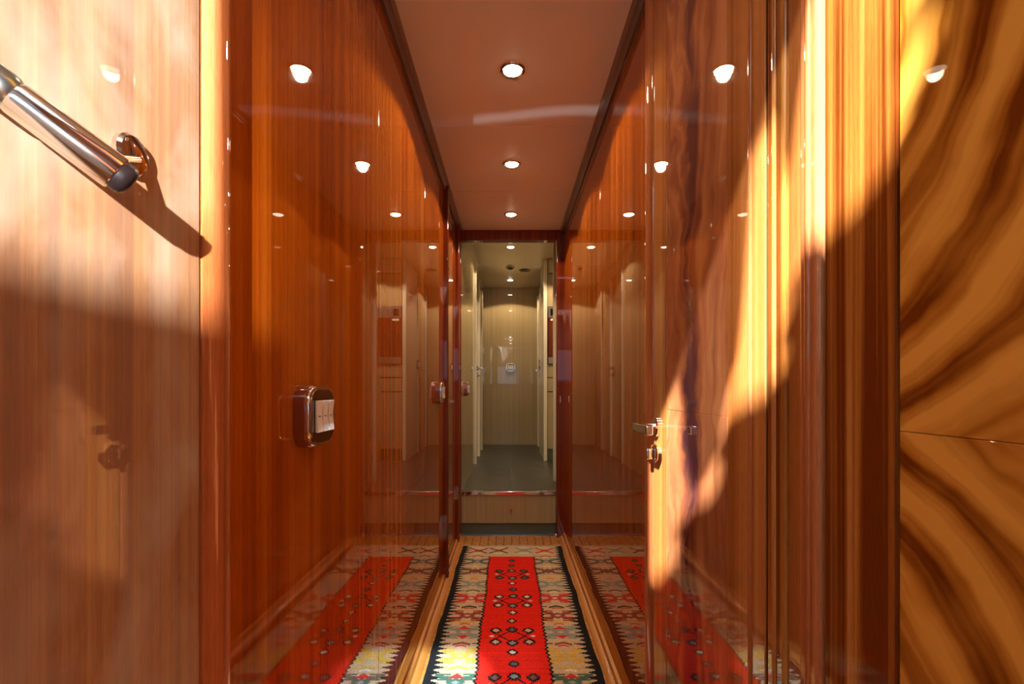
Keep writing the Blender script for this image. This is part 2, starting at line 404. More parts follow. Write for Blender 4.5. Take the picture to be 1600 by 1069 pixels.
def lever_set(door, x, y, z, sgn, ldir, scale=1.0, turn=True):
    """round rose, neck and square lever lying along the door; thumb turn below"""
    r = link('lever_rose', lathe([(0.0245, 0), (0.0245, 0.006), (0.0215, 0.0085), (0.013, 0.0085), (0.0, 0.0085)], (0, 0, 0), 'x'), M['chrome'], door, smooth=True, origin=(0, 0, 0))
    r.location = Vector((x, y, z))-wloc(door); r.scale = (sgn, 1, 1)
    n = link('lever_neck', lathe([(0.0085, 0.008), (0.0085, 0.045)], (0, 0, 0), 'x', 20), M['chrome'], door, smooth=True, origin=(0, 0, 0))
    n.location = Vector((x, y, z))-wloc(door); n.scale = (sgn, 1, 1)
    bm = bbox_bm(0.040, 0.056, -0.012, 0.105, -0.0105, 0.0105, 0.003, 3)
    l = link('lever', bm, M['chrome'], door, smooth='box', origin=(0, 0, 0))
    l.location = Vector((x, y, z))-wloc(door); l.scale = (sgn, ldir, 1)
    if turn:
        e = link('lock_rose', lathe([(0.0225, 0), (0.0225, 0.006), (0.0195, 0.0085), (0.0, 0.0085)], (0, 0, 0), 'x'), M['chrome'], door, smooth=True, origin=(0, 0, 0))
        e.location = Vector((x, y, z-0.064))-wloc(door); e.scale = (sgn, 1, 1)
        t = link('thumb_turn', bbox_bm(0.0085, 0.026, -0.004, 0.004, -0.013, 0.013, 0.002, 2), M['chrome'], door, smooth=True, origin=(0, 0, 0))
        t.location = Vector((x, y, z-0.064))-wloc(door); t.scale = (sgn, 1, 1)
lever_set(d2, XR-0.004, 1.150, CAMZ-0.090, -1, -1)

# frame between the two near doors
jm = [('trim_6', 0.618, 0.660, XR-0.004, 'ribbon'), ('trim_7', 0.578, 0.616, XR+0.000, 'band'), ('trim_8', 0.541, 0.576, XR-0.010, 'post')]
for n_, a, b_, xx, mt in jm:
    box(n_, xx, XR+0.014, a, b_, 0, H1, M[mt], bev=0.005 if xx < XR else 0.003, seg=4, kind='structure')
for yb0, par, xx in ((0.7045, 'door_2', XR-0.004), (0.640, 'trim_6', XR-0.004), (0.5585, 'trim_8', XR-0.010)):
    pr = [(xx+0.001, yb0-0.0042)]+[(xx-0.0032*math.sin(math.radians(a)), yb0-0.0042*math.cos(math.radians(a))) for a in range(15, 180, 15)]+[(xx+0.001, yb0+0.0042)]
    link('bead', prism(pr, 'z', 0.013, H1-0.013), M['post' if par != 'trim_6' else 'band'], bpy.data.objects[par], smooth=True)
# door_3: ribbon crossband and crotch panels
d3 = box('door_3', XR-0.001, XR+0.012, 0.10, 0.536, 0.012, H1-0.012, M['groove'], bev=0, kind='structure')
box('stile', XR-0.005, XR-0.001, 0.4365, 0.5355, 0.012, H1-0.012, M['ribbon'], d3, bev=0.001)
JZ3 = CAMZ-0.0375
box('veneer_panel', XR-0.0045, XR-0.001, 0.2005, 0.4335, JZ3, H1-0.012, M['crotch'], d3, bev=0.0004, seg=1)
box('veneer_panel', XR-0.0045, XR-0.001, 0.2005, 0.4335, 0.012, JZ3-0.0004, M['crotch'], d3, bev=0.0004, seg=1)
box('stile', XR-0.005, XR-0.001, 0.10, 0.199, 0.012, H1-0.012, M['ribbon'], d3, bev=0.001)
box('wall_panel', XR, XR+0.014, -1.0, 0.098, 0, H1, M['wall_red'], wr, bev=0.001)

# ------------------------------------------------------------------ aft lobby behind the camera: back wall with window, side wall
bm = bmesh.new()
WX0, WX1, WZ0, WZ1 = -0.62, 0.236, CAMZ+0.100, CAMZ+0.62
bbox_bm(-1.05, WX0, -1.06, -1.0, -0.01, H1, bm=bm); bbox_bm(WX1, 0.40, -1.06, -1.0, -0.01, H1, bm=bm)
bbox_bm(WX0, WX1, -1.06, -1.0, -0.01, WZ0, bm=bm); 
bbox_bm(WX0, -0.07, -1.06, -1.0, WZ1, H1, bm=bm); bbox_bm(0.07, WX1, -1.06, -1.0, WZ1, H1, bm=bm)
bbox_bm(-0.07, 0.07, -1.06, -1.0, WZ1, 1.66, bm=bm); bbox_bm(-0.07, 0.07, -1.06, -1.0, 1.74, H1, bm=bm)
o = link('wall_back', bm, M['lobby']); finish(o, kind='structure')
vt = empty('arc_slot_mask', (0, -1.03, 1.66), 'added bowed slot mask above the aft window, shaping the ceiling arc', 'light mask')  # unseen slot plates added to narrow the spot into the ceiling arc
for top in (0, 1):
    bm = bmesh.new(); rows = []
    for i in range(41):
        xp = -0.07+0.14*i/40; xc = xp/0.141
        yc = float(np.interp(xc, [-0.5, -0.33, -0.17, 0.006, 0.12, 0.24, 0.36, 0.5], [1.905, 1.889, 1.862, 1.830, 1.806, 1.789, 1.793, 1.81]))
        zc = 1.651+(H1-1.651)*0.47/(yc+1.5); g2 = 0.00028 if abs(xc) < 0.40 else 0.00014
        za, zb = (zc+g2, 1.745) if top else (1.655, zc-g2)
        rows.append([bm.verts.new((xp, yy, zz)) for yy in (-1.0303, -1.0297) for zz in (za, zb)])
    for a, b_ in zip(rows[:-1], rows[1:]):
        for i, j in ((0, 1), (1, 3), (3, 2), (2, 0)): bm.faces.new((a[i], a[j], b_[j], b_[i]))
    link('mask_plate', bm, M['steel'], vt)
wf = bmesh.new()
for a in ((WX0, WX0+0.02, WZ0, WZ1), (WX1-0.002, WX1, WZ0, WZ1), (WX0, WX1, WZ0, WZ0+0.004), (WX0, WX1, WZ1-0.02, WZ1)):
    bbox_bm(a[0], a[1], -1.07, -0.99, a[2], a[3], 0.001, 1, bm=wf)
o = link('window_1', wf, M['dark_trim']); finish(o, kind='structure')
box('wall_side', -1.06, -1.0, -1.05, 0.15, -0.01, H1, M['lobby'], bev=0, kind='structure')

# unseen sheer mask added under the deck hatch to break up the sunlight
cm, nt, b = new_mat('sheer_mask_cloth')
b.inputs['Base Color'].default_value = (0.80, 0.72, 0.60, 1); b.inputs['Roughness'].default_value = 0.9
b.inputs['Transmission Weight'].default_value = 0.0
tr = nt.nodes.new('ShaderNodeBsdfTransparent'); tl = nt.nodes.new('ShaderNodeBsdfTranslucent'); tl.inputs[0].default_value = (0.8, 0.7, 0.55, 1)
m1 = nt.nodes.new('ShaderNodeMixShader'); m1.inputs[0].default_value = 0.4; nt.links.new(b.outputs[0], m1.inputs[1]); nt.links.new(tl.outputs[0], m1.inputs[2])
m2 = nt.nodes.new('ShaderNodeMixShader'); m2.inputs[0].default_value = 0.12; nt.links.new(m1.outputs[0], m2.inputs[1]); nt.links.new(tr.outputs[0], m2.inputs[2])
nt.links.new(m2.outputs[0], nt.nodes['Material Output'].inputs[0])
cu = empty('hatch_sun_mask', (-0.18, 0.03, H1-0.01), 'added sheer mask of uneven length along the front edge of the deck hatch, shaping the sun patches', 'drape')
pts_ = [(0.16, 0.02), (0.06, 0.04), (0.03, 0.06), (0.012, 0.17), (-0.008, 0.19), (-0.022, 0.06), (-0.040, 0.03), (-0.055, 0.12), (-0.075, 0.27), (-0.11, 0.33),
        (-0.15, 0.36), (-0.19, 0.33), (-0.215, 0.22), (-0.235, 0.05), (-0.27, 0.02), (-0.55, 0.02)]
bm = bmesh.new(); nu, nv = 200, 10; grid = []
px_ = [p[0] for p in pts_][::-1]; pd_ = [p[1] for p in pts_][::-1]
for i in range(nu+1):
    x = -0.55+0.71*i/nu; d = float(np.interp(x, px_, pd_)); col = []
    for j in range(nv+1):
        v = j/nv; col.append(bm.verts.new((x, 0.032+0.006*math.sin(x*120)+0.004*math.sin(v*5+x*40), H1-d*v)))
    grid.append(col)
for i in range(nu):
    for j in range(nv): bm.faces.new((grid[i][j], grid[i+1][j], grid[i+1][j+1], grid[i][j+1]))
link('sun_mask_cloth', bm, cm, cu, smooth=True)
link('sun_mask_rod', rod((-0.57, 0.032, H1-0.004), (0.18, 0.032, H1-0.004), [(0, 0.004), (1, 0.004)], 12), M['chrome'], cu, smooth=True)
# unseen wavy-edged mask added at the rear of the hatch, shaping the sun band
bm = bmesh.new(); A, B = [], []
for i in range(161):
    x = HX0-0.02+(HX1-HX0+0.04)*i/160
    e = HY0+0.040+0.042*math.sin(x*52+0.8)+0.020*math.sin(x*117+1.3)
    for z, L in ((H1+0.0515, A), (H1+0.054, B)): L.append((bm.verts.new((x, HY0-0.06, z)), bm.verts.new((x, e, z))))
for i in range(160):
    for L in (A, B): bm.faces.new((L[i][0], L[i+1][0], L[i+1][1], L[i][1]))
    bm.faces.new((A[i][1], A[i+1][1], B[i+1][1], B[i][1])); bm.faces.new((A[i][0], A[i+1][0], B[i+1][0], B[i][0]))
o = link('rear_sun_mask', bm, M['fringe']); finish(o, 'added wavy-edged mask at the rear of the deck hatch, shaping the sun patches', 'canvas')

# ------------------------------------------------------------------ doorway and far hallway
jamb('trim_9', 0.303, XR+0.08, YD, YD+0.055, 0.0, H1+0.012)
jamb('trim_10', XL-0.07, -0.319, YD, YD+0.055, 0.0, H1+0.012)
box('trim_11', -0.319, 0.300, YD, YD+0.055, CAMZ+0.966, H1+0.012, M['dark_trim'], bev=0.004, seg=3, kind='structure')
box('strike_plate', 0.322, 0.331, YD-0.003, YD, CAMZ-0.088, CAMZ-0.045, M['chrome'], bpy.data.objects['trim_9'], label='chrome strike plate')
# bulkhead above the doorway up to the higher ceiling
box('trim_12', -0.40, 1.06, YD+0.055, YD+0.075, CAMZ+0.966+0.03, H2+0.02, M['beige'], bev=0, kind='structure')

# step with drawer front
st = box('step', -0.40, 0.36, YD+0.085, YD+0.10, 0, FZ-0.022, M['groove'], bev=0, kind='structure')
box('kickboard', -0.32, 0.302, YD+0.078, YD+0.085, 0.004, 0.074, M['kick'], st, bev=0.001)
df = box('drawer_front', -0.32, 0.302, YD+0.066, YD+0.085, 0.076, FZ-0.026, M['beige'], st, bev=0.0015)
k_ = link('drawer_knob', lathe([(0.0, -0.020), (0.006, -0.020), (0.0085, -0.017), (0.0085, -0.012), (0.005, -0.008), (0.008, 0.0)], (0, 0, 0), 'y', 20), M['chrome'], df, smooth=True, origin=(0, 0, 0))
k_.location = Vector((0.006, YD+0.066, 0.164))-wloc(df)
box('step_nosing', -0.32, 0.302, YD+0.060, YD+0.095, FZ-0.024, FZ+0.001, M['chrome'], st, bev=0.004, seg=3)
box('threshold', -0.319, 0.300, YD+0.035, YD+0.066, 0.0, 0.006, M['steel'], st, bev=0.002, label='bright metal threshold strip')

# far floor tiles
ff = box('floor', -0.42, 1.10, YD+0.10, YE+0.05, FZ-0.05, FZ-0.003, M['grout'], bev=0, kind='structure')
yb = [YD+0.095, 3.355, 3.76, 4.165, 4.57, 4.975, 5.38, 5.785, YE+0.04]
xb = [-0.40, -0.325, 0.008, 0.341, 0.674, 1.06]
for a, b_ in zip(yb[:-1], yb[1:]):
    for c, d in zip(xb[:-1], xb[1:]):
        box('tile', c+0.0012, d-0.0012, a+0.0012, b_-0.0012, FZ-0.003, FZ, M['tile'], ff, bev=0.0006, seg=1)
# far ceiling
fc = box('ceiling', -0.42, 1.10, YD+0.05, YE+0.05, H2+0.01, H2+0.04, M['groove'], bev=0, kind='structure')
for a, b_ in ((YD+0.075, 4.0), (4.0, 4.85), (4.85, YE)):
    box('ceiling_panel', -0.36, 1.06, a+0.001, b_-0.001, H2, H2+0.01, M['far_ceiling'], fc, bev=0.001, seg=1)
# end wall
we = box('wall_end', -0.42, 1.10, YE+0.012, YE+0.05, FZ-0.01, H2+0.02, M['groove'], bev=0, kind='structure')
box('wall_panel', -0.36, 1.06, YE, YE+0.012, FZ, H2, M['beige'], we, bev=0.001)
# left far wall
XFL, XFR = -0.320, 0.335
wfl = box('wall_far_left', -0.42, -0.36, YD+0.05, YE+0.05, -0.01, H2+0.02, M['groove'], bev=0, kind='structure')
box('wall_panel', -0.36, XFL, YD+0.058, 4.37, -0.01, H2, M['beige'], wfl, bev=0.001)
box('wall_panel', -0.36, XFL, 5.40, YE-0.001, FZ, H2, M['beige'], wfl, bev=0.001)
for a, b_, z1 in ((4.372, 4.40, H2-0.14), (4.872, 4.90, H2-0.14), (5.372, 5.398, H2-0.14)):
    box('door_jamb', -0.36, XFL+0.016, a, b_, FZ, z1, M['pale_trim'], wfl, bev=0.003, seg=3)
box('wall_panel', -0.36, XFL, 4.371, 5.399, H2-0.138, H2, M['beige'], wfl, bev=0.001)
d4 = box('door_4', -0.352, XFL-0.004, 4.403, 4.869, FZ+0.006, H2-0.142, M['beige'], bev=0.0015, kind='structure')
d5 = box('door_5', -0.352, XFL-0.004, 4.903, 5.369, FZ+0.006, H2-0.142, M['beige'], bev=0.0015, kind='structure')
lever_set(d4, XFL-0.004, 4.80, CAMZ+0.205, 1, -1)
lever_set(d5, XFL-0.004, 4.96, CAMZ+0.205, 1, 1)
# right far wall: slim near panel, galley recess, cabinet tower, wall and door
wfr = box('wall_far_right', 1.06, 1.10, YD+0.05, YE+0.05, -0.01, H2+0.02, M['beige'], bev=0, kind='structure')
box('wall_panel', 0.372, 1.06, YD+0.076, YD+0.10, FZ, H2, M['beige'], wfr, bev=0.001)
box('wall_panel', XFR+0.005, 0.371, YD+0.058, 3.56, FZ, H2, M['beige'], wfr, bev=0.001)
box('door_jamb', 0.318, 0.372, 3.562, 3.595, FZ, H2, M['pale_trim'], wfr, bev=0.003, seg=3)

TW0, TW1, TY = 0.352, 1.05, 4.58
tw = empty('oven_tower_cabinet', (0.70, TY+0.3, FZ), 'tall beige galley cabinet holding the built-in oven, past the doorway', 'cabinet')
box('side_panel', 0.318, TW0, TY, TY+0.55, FZ, H2-0.002, M['pale_trim'], tw, bev=0.002)
box('cabinet_body', TW0+0.001, TW1, TY+0.012, TY+0.55, FZ+0.001, H2-0.002, M['groove'], tw, bev=0)
def zpx(y, d=TY): return CAMZ+(608-y)*d/F
g_ = box('vent_grille', TW0+0.004, TW1-0.15, TY, TY+0.011, zpx(427), zpx(404), M['beige'], tw, bev=0.001)
z0 = zpx(425)
for k in range(7):
    box('louvre', TW0+0.02, TW1-0.2, TY-0.004, TY+0.0, z0+0.018*k, z0+0.018*k+0.009, M['pale_trim'], g_, bev=0.001, seg=1)
box('cabinet_top_door', TW0+0.004, TW1, TY, TY+0.011, zpx(403), H2-0.004, M['beige'], tw, bev=0.001)
box('cabinet_door', TW0+0.004, TW1, TY, TY+0.011, zpx(479), zpx(428), M['beige'], tw, bev=0.001)
dz = [(zpx(590), zpx(569.5)), (zpx(612), zpx(591)), (zpx(702), zpx(613))]
for a, b_ in dz: box('drawer_front', TW0+0.004, TW1, TY, TY+0.011, a+0.003, b_, M['beige'], tw, bev=0.0012)
box('plinth', TW0+0.004, TW1, TY+0.006, TY+0.012, FZ+0.002, zpx(703), M['kick'], tw, bev=0)
ov = empty('built_in_oven', (0.62, TY-0.01, zpx(568)), 'built-in oven with brushed steel strips and dark red glass door', 'oven')
box('control_strip', TW0+0.01, TW1-0.10, TY-0.014, TY+0.010, zpx(497), zpx(480), M['steel'], ov, bev=0.002)
box('display', TW0+0.03, TW0+0.08, TY-0.0165, TY-0.014, zpx(494), zpx(483), M['black_gloss'], ov, bev=0.0006, seg=1)
box('oven_door', TW0+0.01, TW1-0.10, TY-0.012, TY+0.010, zpx(558), zpx(497.3), M['red_glass'], ov, bev=0.002)
box('nameplate', TW0+0.03, TW0+0.09, TY-0.0135, TY-0.012, zpx(501.5), zpx(498.5), M['white'], ov, bev=0, label='small white nameplate')
box('lower_strip', TW0+0.01, TW1-0.10, TY-0.014, TY+0.010, zpx(568.5), zpx(558.3), M['steel'], ov, bev=0.002)
box('wall_panel', XFR, 0.40, TY+0.552, 5.20, FZ, H2, M['beige'], wfr, bev=0.001)
box('door_jamb', XFR-0.016, 0.40, 5.202, 5.23, FZ, H2-0.14, M['pale_trim'], wfr, bev=0.003, seg=3)
box('door_jamb', XFR-0.016, 0.40, 5.702, 5.73, FZ, H2-0.14, M['pale_trim'], wfr, bev=0.003, seg=3)
box('wall_panel', XFR, 0.40, 5.731, YE-0.001, FZ, H2, M['beige'], wfr, bev=0.001)
box('wall_panel', XFR, 0.40, 5.201, 5.73, H2-0.138, H2, M['beige'], wfr, bev=0.001)
d6 = box('door_6', XFR+0.004, 0.39, 5.233, 5.699, FZ+0.006, H2-0.142, M['beige'], bev=0.0015, kind='structure')
lever_set(d6, XFR+0.004, 5.30, CAMZ+0.205, -1, 1)

# ------------------------------------------------------------------ downlights
def downlight(name, loc, label, group):
    r = empty(name, loc, label, 'downlight', group)
    link('trim_ring', lathe([(0.030, 0.003), (0.030, -0.002), (0.033, -0.004), (0.040, -0.003), (0.042, 0.0)], (0, 0, 0), 'z'), M['chrome'], r, smooth=True, local=True, origin=(0, 0, 0))
    link('bulb', lathe([(0.0, -0.0095), (0.012, -0.0088), (0.020, -0.0070), (0.026, -0.0040), (0.0295, -0.0002), (0.0295, 0.002)], (0, 0, 0), 'z'), M['bulb'], r, smooth=True, local=True, origin=(0, 0, 0))
    return r
def downlamp(loc, energy, size=136, blend=0.12):
    lamp('downlight_beam', 'SPOT', (loc[0], loc[1], loc[2]-0.013), (loc[0], loc[1], 0), energy, (1.0, 0.80, 0.55),
         spot_size=math.radians(size), spot_blend=blend, shadow_soft_size=0.022)
base = downlight('ceiling_downlight', (0.008, 1.566, H1), 'lit recessed ceiling spotlight, nearest and largest of the row', 'recessed ceiling spotlights')
lights = [((0.008, 2.22, H1), 'lit recessed ceiling spotlight, second from the camera in the corridor'),
          ((0.006, 2.857, H1), 'lit recessed ceiling spotlight just in front of the doorway header'),
          ((0.004, 4.20, H2), 'lit recessed ceiling spotlight just beyond the doorway header'),
          ((0.002, 5.48, H2), 'lit recessed ceiling spotlight nearest the beige end wall'),
          ((0.72, 4.10, H2), 'lit recessed spotlight over the galley recess, hidden beside the doorway')]
downlamp((0.008, 1.566, H1), 25)
for loc, lb in lights:
    c = copy_tree(base); c.location = loc; c['label'] = lb
    downlamp(loc, 25 if loc[2] < 2.1 else (60 if loc[0] > 0.5 else 30))
# one more behind the frame lights the near walls
c = copy_tree(base); c.location = (0.008, 0.90, H1); c['label'] = 'lit recessed ceiling spotlight overhead, above the near door'
downlamp((0.008, 0.90, H1), 3)

sd = empty('smoke_detector', (0.002, 4.91, H2), 'small round white detector on the far ceiling between two spotlights', 'detector')
link('detector_base', lathe([(0.045, 0), (0.045, -0.006), (0.040, -0.009), (0, -0.009)], (0, 0, 0)), M['pale_trim'], sd, smooth=True, local=True, origin=(0, 0, 0))
link('detector_dome', lathe([(0.028, -0.009), (0.026, -0.018), (0.018, -0.022), (0, -0.023)], (0, 0, 0)), M['black'], sd, smooth=True, local=True, origin=(0, 0, 0))
sp = empty('ceiling_speaker', (0.150, 5.02, H2), 'dark round ceiling speaker right of the far detector', 'speaker')
link('speaker_ring', lathe([(0.062, 0), (0.062, -0.004), (0.056, -0.007), (0.050, -0.004)], (0, 0, 0)), M['bronze'], sp, smooth=True, local=True, origin=(0, 0, 0))
link('speaker_grille', lathe([(0.050, -0.001), (0.050, -0.005), (0.03, -0.008), (0, -0.009)], (0, 0, 0)), M['black'], sp, smooth=True, local=True, origin=(0, 0, 0))

# ------------------------------------------------------------------ light switches (built facing +X)
def switch(loc, label):
    r = empty('light_switch', loc, label, 'light switch', 'three-rocker light switches')
    def pz(w, h, rad, x0, x1, bev=0.0):
        bm = prism(rrect(w, h, rad, 8), 'x', x0, x1)
        if bev:
            es = [e for e in bm.edges if all(abs(v.co.x-x1) < 1e-6 for v in e.verts)]
            bmesh.ops.bevel(bm, geom=es, offset=bev, segments=4, profile=0.5, affect='EDGES')
        return bm
    link('back_box', pz(0.112, 0.100, 0.030, 0.0, 0.020, 0.003), M['switch_box'], r, smooth=True, local=True, origin=(0, 0, 0))
    link('chrome_rim', pz(0.108, 0.096, 0.029, 0.020, 0.0245, 0.003), M['chrome'], r, smooth=True, local=True, origin=(0, 0, 0))
    pl = link('face_plate', pz(0.096, 0.086, 0.024, 0.0245, 0.0262, 0.001), M['bronze'], r, smooth=True, local=True, origin=(0, 0, 0))
    link('rocker_well', bbox_bm(0.0262, 0.0268, -0.0365, 0.0365, -0.027, 0.029, 0.0002, 1), M['black_gloss'], r, local=True, origin=(0, 0, 0))
    for k in (-1, 0, 1):
        bm = bmesh.new()
        p = [(0.0268, -0.0255), (0.0315, -0.0255), (0.0290, 0.0), (0.0315, 0.0255), (0.0268, 0.0255)]
        bm = prism(p, 'y', k*0.0238-0.0114, k*0.0238+0.0114)  # (x,z) profile along y
        bmesh.ops.bevel(bm, geom=bm.edges[:], offset=0.0007, segments=2, affect='EDGES')
        o = link('rocker', bm, M['rocker'], r, smooth=True, local=True, origin=(0, 0, 0))
        link('rocker_mark', bbox_bm(0.0288, 0.0296, k*0.0238-0.003, k*0.0238+0.003, -0.0008, 0.0008), M['black'], o, local=True, origin=(0, 0, 0))
    return r
sw = switch((XL, 0.800, CAMZ-0.044), 'chrome-rimmed three-rocker light switch on the left mahogany wall, nearest and largest')
for loc, rz, lb in (((XL, 2.23, CAMZ-0.016), 0, 'small light switch seen edge-on low on the left wall before the dark door posts'),
                    ((XFL, 3.42, CAMZ+0.0), 0, 'light switch seen edge-on on the beige left wall just past the doorway'),
                    ((0.006, YE, CAMZ+0.265), -math.pi/2, 'chrome-rimmed light switch in the middle of the beige end wall'),
                    ((XFR, 5.165, CAMZ+0.26), math.pi, 'light switch seen edge-on on the far right beige wall')):
    c = copy_tree(sw); c.location = loc; c.rotation_euler = (0, 0, rz); c['label'] = lb

# ------------------------------------------------------------------ handrail end on the near left panel
hr = empty('handrail', (XP, 0.25, CAMZ+0.14), 'tilted chrome grab handle with black end plug on the sunlit near left panel', 'handle')
P1 = Vector((-0.2451, 0.310, CAMZ+0.133)); P0 = Vector((-0.2845, 0.2695, CAMZ+0.1685)); dr = (P1-P0).normalized()
PJ = P0+dr*0.006; PB = P0-dr*0.024; PC = P1-dr*0.006
link('rail_grip', rod(PB, PJ, [(0, 0.0100), (0.05, 0.0108), (0.80, 0.0110), (0.93, 0.0106), (1, 0.0094)]), M['sat'], hr, smooth=True)
link('chrome_sleeve', rod(PJ, PC, [(0, 0.0094), (0.03, 0.0101), (0.93, 0.0116), (0.985, 0.0115), (1, 0.0104)]), M['chrome'], hr, smooth=True)
link('end_plug', rod(PC-dr*0.001, PC+dr*0.009, [(0, 0.0103), (0.45, 0.0104), (0.72, 0.0096), (0.88, 0.0075), (0.97, 0.004), (1, 0.0)]), M['black'], hr, smooth=True)
wc = Vector((XP, 0.379, CAMZ+0.1835))
wr_ = link('wall_rose', lathe([(0.0160, 0), (0.0160, 0.004), (0.0140, 0.0065), (0.008, 0.0078), (0, 0.008)], wc, 'x'), M['chrome'], hr, smooth=True)
for a in (50, 140, 230, 320):
    link('screw', lathe([(0.0025, 0), (0.0022, 0.0012), (0, 0.0014)], (XP+0.0058, wc.y+0.0112*math.cos(math.radians(a)), wc.z+0.0112*math.sin(math.radians(a))), 'x', 12), M['steel'], wr_, smooth=True)
link('bracket_arm', rod((XP+0.008, wc.y-0.001, wc.z-0.004), P1-dr*0.020, [(0, 0.0032), (1, 0.0028)], 16), M['chrome'], wr_, smooth=True)

# ------------------------------------------------------------------ rug (each woven cell coloured)
RX0, RX1, RY0, RY1 = -0.288, 0.310, 0.80, 2.955
cw, chh = 0.0032, 0.0042
NX, NY = int(round((RX1-RX0)/cw)), int(round((RY1-RY0)/chh))
gx = RX0+(np.arange(NX)+.5)*cw; gy = RY0+(np.arange(NY)+.5)*chh
X, Y = np.meshgrid(gx-0.011, gy, indexing='ij')
PAL = dict(red=(0.66, 0.014, 0.006), tan=(0.50, 0.33, 0.19), black=(0.012, 0.010, 0.010), slate=(0.09, 0.11, 0.11), brown=(0.16, 0.06, 0.035),
           grey=(0.22, 0.23, 0.19), maroon=(0.26, 0.045, 0.03), green=(0.06, 0.11, 0.07), yellow=(0.58, 0.32, 0.05), cream=(0.62, 0.52, 0.38), rose=(0.55, 0.03, 0.025))
img = np.zeros((NX, NY, 3)); img[:] = PAL['tan']
def put(mask, c): img[mask] = PAL[c] if isinstance(c, str) else c
AX = np.abs(X)
# side motifs
centres = [2.690, 2.547, 2.376, 2.217, 2.046, 1.907, 1.738, 1.580, 1.42, 1.26, 1.10, 0.94]
cols = ['slate', 'brown', 'grey', 'rose', 'maroon', 'grey', 'yellow', 'green', 'rose', 'slate', 'brown', 'maroon']
for yc, cn in zip(centres, cols):
    for sx in (-1, 1):
        u = X-sx*0.192; v = Y-yc; au, av = np.abs(u), np.abs(v)
        # bold X with barbed horizontal arms
        arm = np.abs(av-au*0.60) < (0.0115-0.05*np.maximum(au-0.045, 0))
        xx = (av < 0.046) & (au < 0.072) & arm
        core = (au*0.8+av < 0.027)
        comb = ((np.abs(av-0.030) < 0.0045) | (np.abs(av-0.014) < 0.0035) | (np.abs(av-0.044) < 0.003)) & (au > 0.022) & (au < 0.074-0.012*((np.floor(av*300) % 2)))
        put(xx | core | comb, cn)
        alt = {'slate': 'tan', 'brown': 'maroon', 'grey': 'tan', 'rose': 'cream', 'maroon': 'tan', 'yellow': 'tan', 'green': 'grey'}[cn]
        put((au*0.7+av < 0.011), alt)
        put((au < 0.012) & (np.abs(av-0.034+au*0.8) < 0.004), alt)
        # little stepped birds between the motifs
        w = v-0.078
        acc = {'slate': 'maroon', 'brown': 'yellow', 'grey': 'yellow', 'rose': 'slate', 'maroon': 'black', 'yellow': 'maroon', 'green': 'yellow'}[cn]
        put((np.abs(w+au*0.45-0.012) < 0.007) & (au < 0.034), acc)
        put((np.abs(w+au*0.45+0.006) < 0.0045) & (au < 0.020), 'rose' if cn in ('grey', 'yellow', 'maroon') else 'cream')
        put((np.abs(w-0.006) < 0.004) & (au > 0.040) & (au < 0.068), acc)
        if yc in (1.907, 1.58):
            put((v > 0.022) & (v-0.022 < 0.028-au*0.9), 'rose'); put((-v > 0.022) & (-v-0.022 < 0.028-au*0.9), 'rose')
# cross band at the far end
end = Y > 2.785
put(end & (AX < 0.27), 'tan')
for k, (xc, cn) in enumerate(((-0.20, 'maroon'), (-0.08, 'brown'), (0.07, 'grey'), (0.19, 'rose'))):
    u = np.abs(X-xc); v = np.abs(Y-2.87)
    put((np.abs(v-u*0.8) < 0.010) & (u < 0.055) & (v < 0.05), cn); put((u*0.8+v < 0.02), cn)
    put((np.abs(v-0.05+0.3*u) < 0.005) & (u < 0.03), 'cream')
# toothed black outer border
per = 0.030; ph = np.abs(((Y/per) % 1)-0.5)*2
jit = (np.sin(Y*91)+np.sin(Y*57.3))*0.004
depth = 0.022+0.034*(1-ph)**1.3+jit*(1-ph)
put((0.299-AX) < depth, 'black')
# red field with scalloped black outline
ph2 = np.abs(((Y/0.026) % 1)-0.5)*2
edge = 0.118+0.010*ph2
inside = (AX < edge) & (Y < 2.763)
put((AX < edge+0.0085) & (Y < 2.767), 'black'); put(inside, 'red')
def diamond(xc, yc, s, fill, fringe=True):
    s = s*1.28
    u, v = np.abs(X-xc), np.abs(Y-yc)
    put((u+v < s*0.92), 'black')
    ray = ((np.abs(u-v) < s*0.16) | (np.abs(u-v-s*0.55) < s*0.13) | (np.abs(v-u-s*0.55) < s*0.13)) & (u+v < s*1.22)
    put(ray, 'black')
    put((u+v < s*0.56), fill)
fills = ['slate', 'cream', 'grey', 'cream', 'tan', 'grey']
period = 0.313; m0 = 2.502
k = 0
while m0-k*period > RY0-0.1:
    yc = m0-k*period
    fl_ = [['green', 'grey'], ['cream', 'cream'], ['tan', 'tan'], ['brown', 'grey'], ['cream', 'grey'], ['tan', 'slate']][k % 6]
    u, v = np.abs(X), np.abs(Y-yc)
    put(inside & (np.abs(u*0.95+v-0.047) < 0.0045), 'black')
    put(inside & (np.abs(u*0.9-v-0.040) < 0.0035) & (v < 0.04) & (u < 0.085), 'black')
    for sy in (-1, 1):
        diamond(0, yc+sy*0.050, 0.021, ['grey', 'grey', 'slate'][k % 3] if sy > 0 else 'grey')
        for sx in (-1, 1): diamond(sx*0.064, yc+sy*0.044, 0.021, fl_[0])
    for sx in (-1, 1): put((np.abs(X-sx*0.080)*0.7+v < 0.008), 'cream')
    diamond(0, yc-0.115, 0.019, 'cream'); diamond(0, yc-0.190, 0.018, 'tan' if k % 2 else 'slate')
    k += 1
diamond(0, 2.625, 0.017, 'slate'); diamond(0, 2.70, 0.017, 'slate')
# yarn variation
img *= (1+0.10*rng.standard_normal((NX, NY, 1)))
img *= (1+0.06*np.repeat(rng.standard_normal((1, NY, 1)), NX, 0))
img = np.clip(img, 0.003, 0.95)
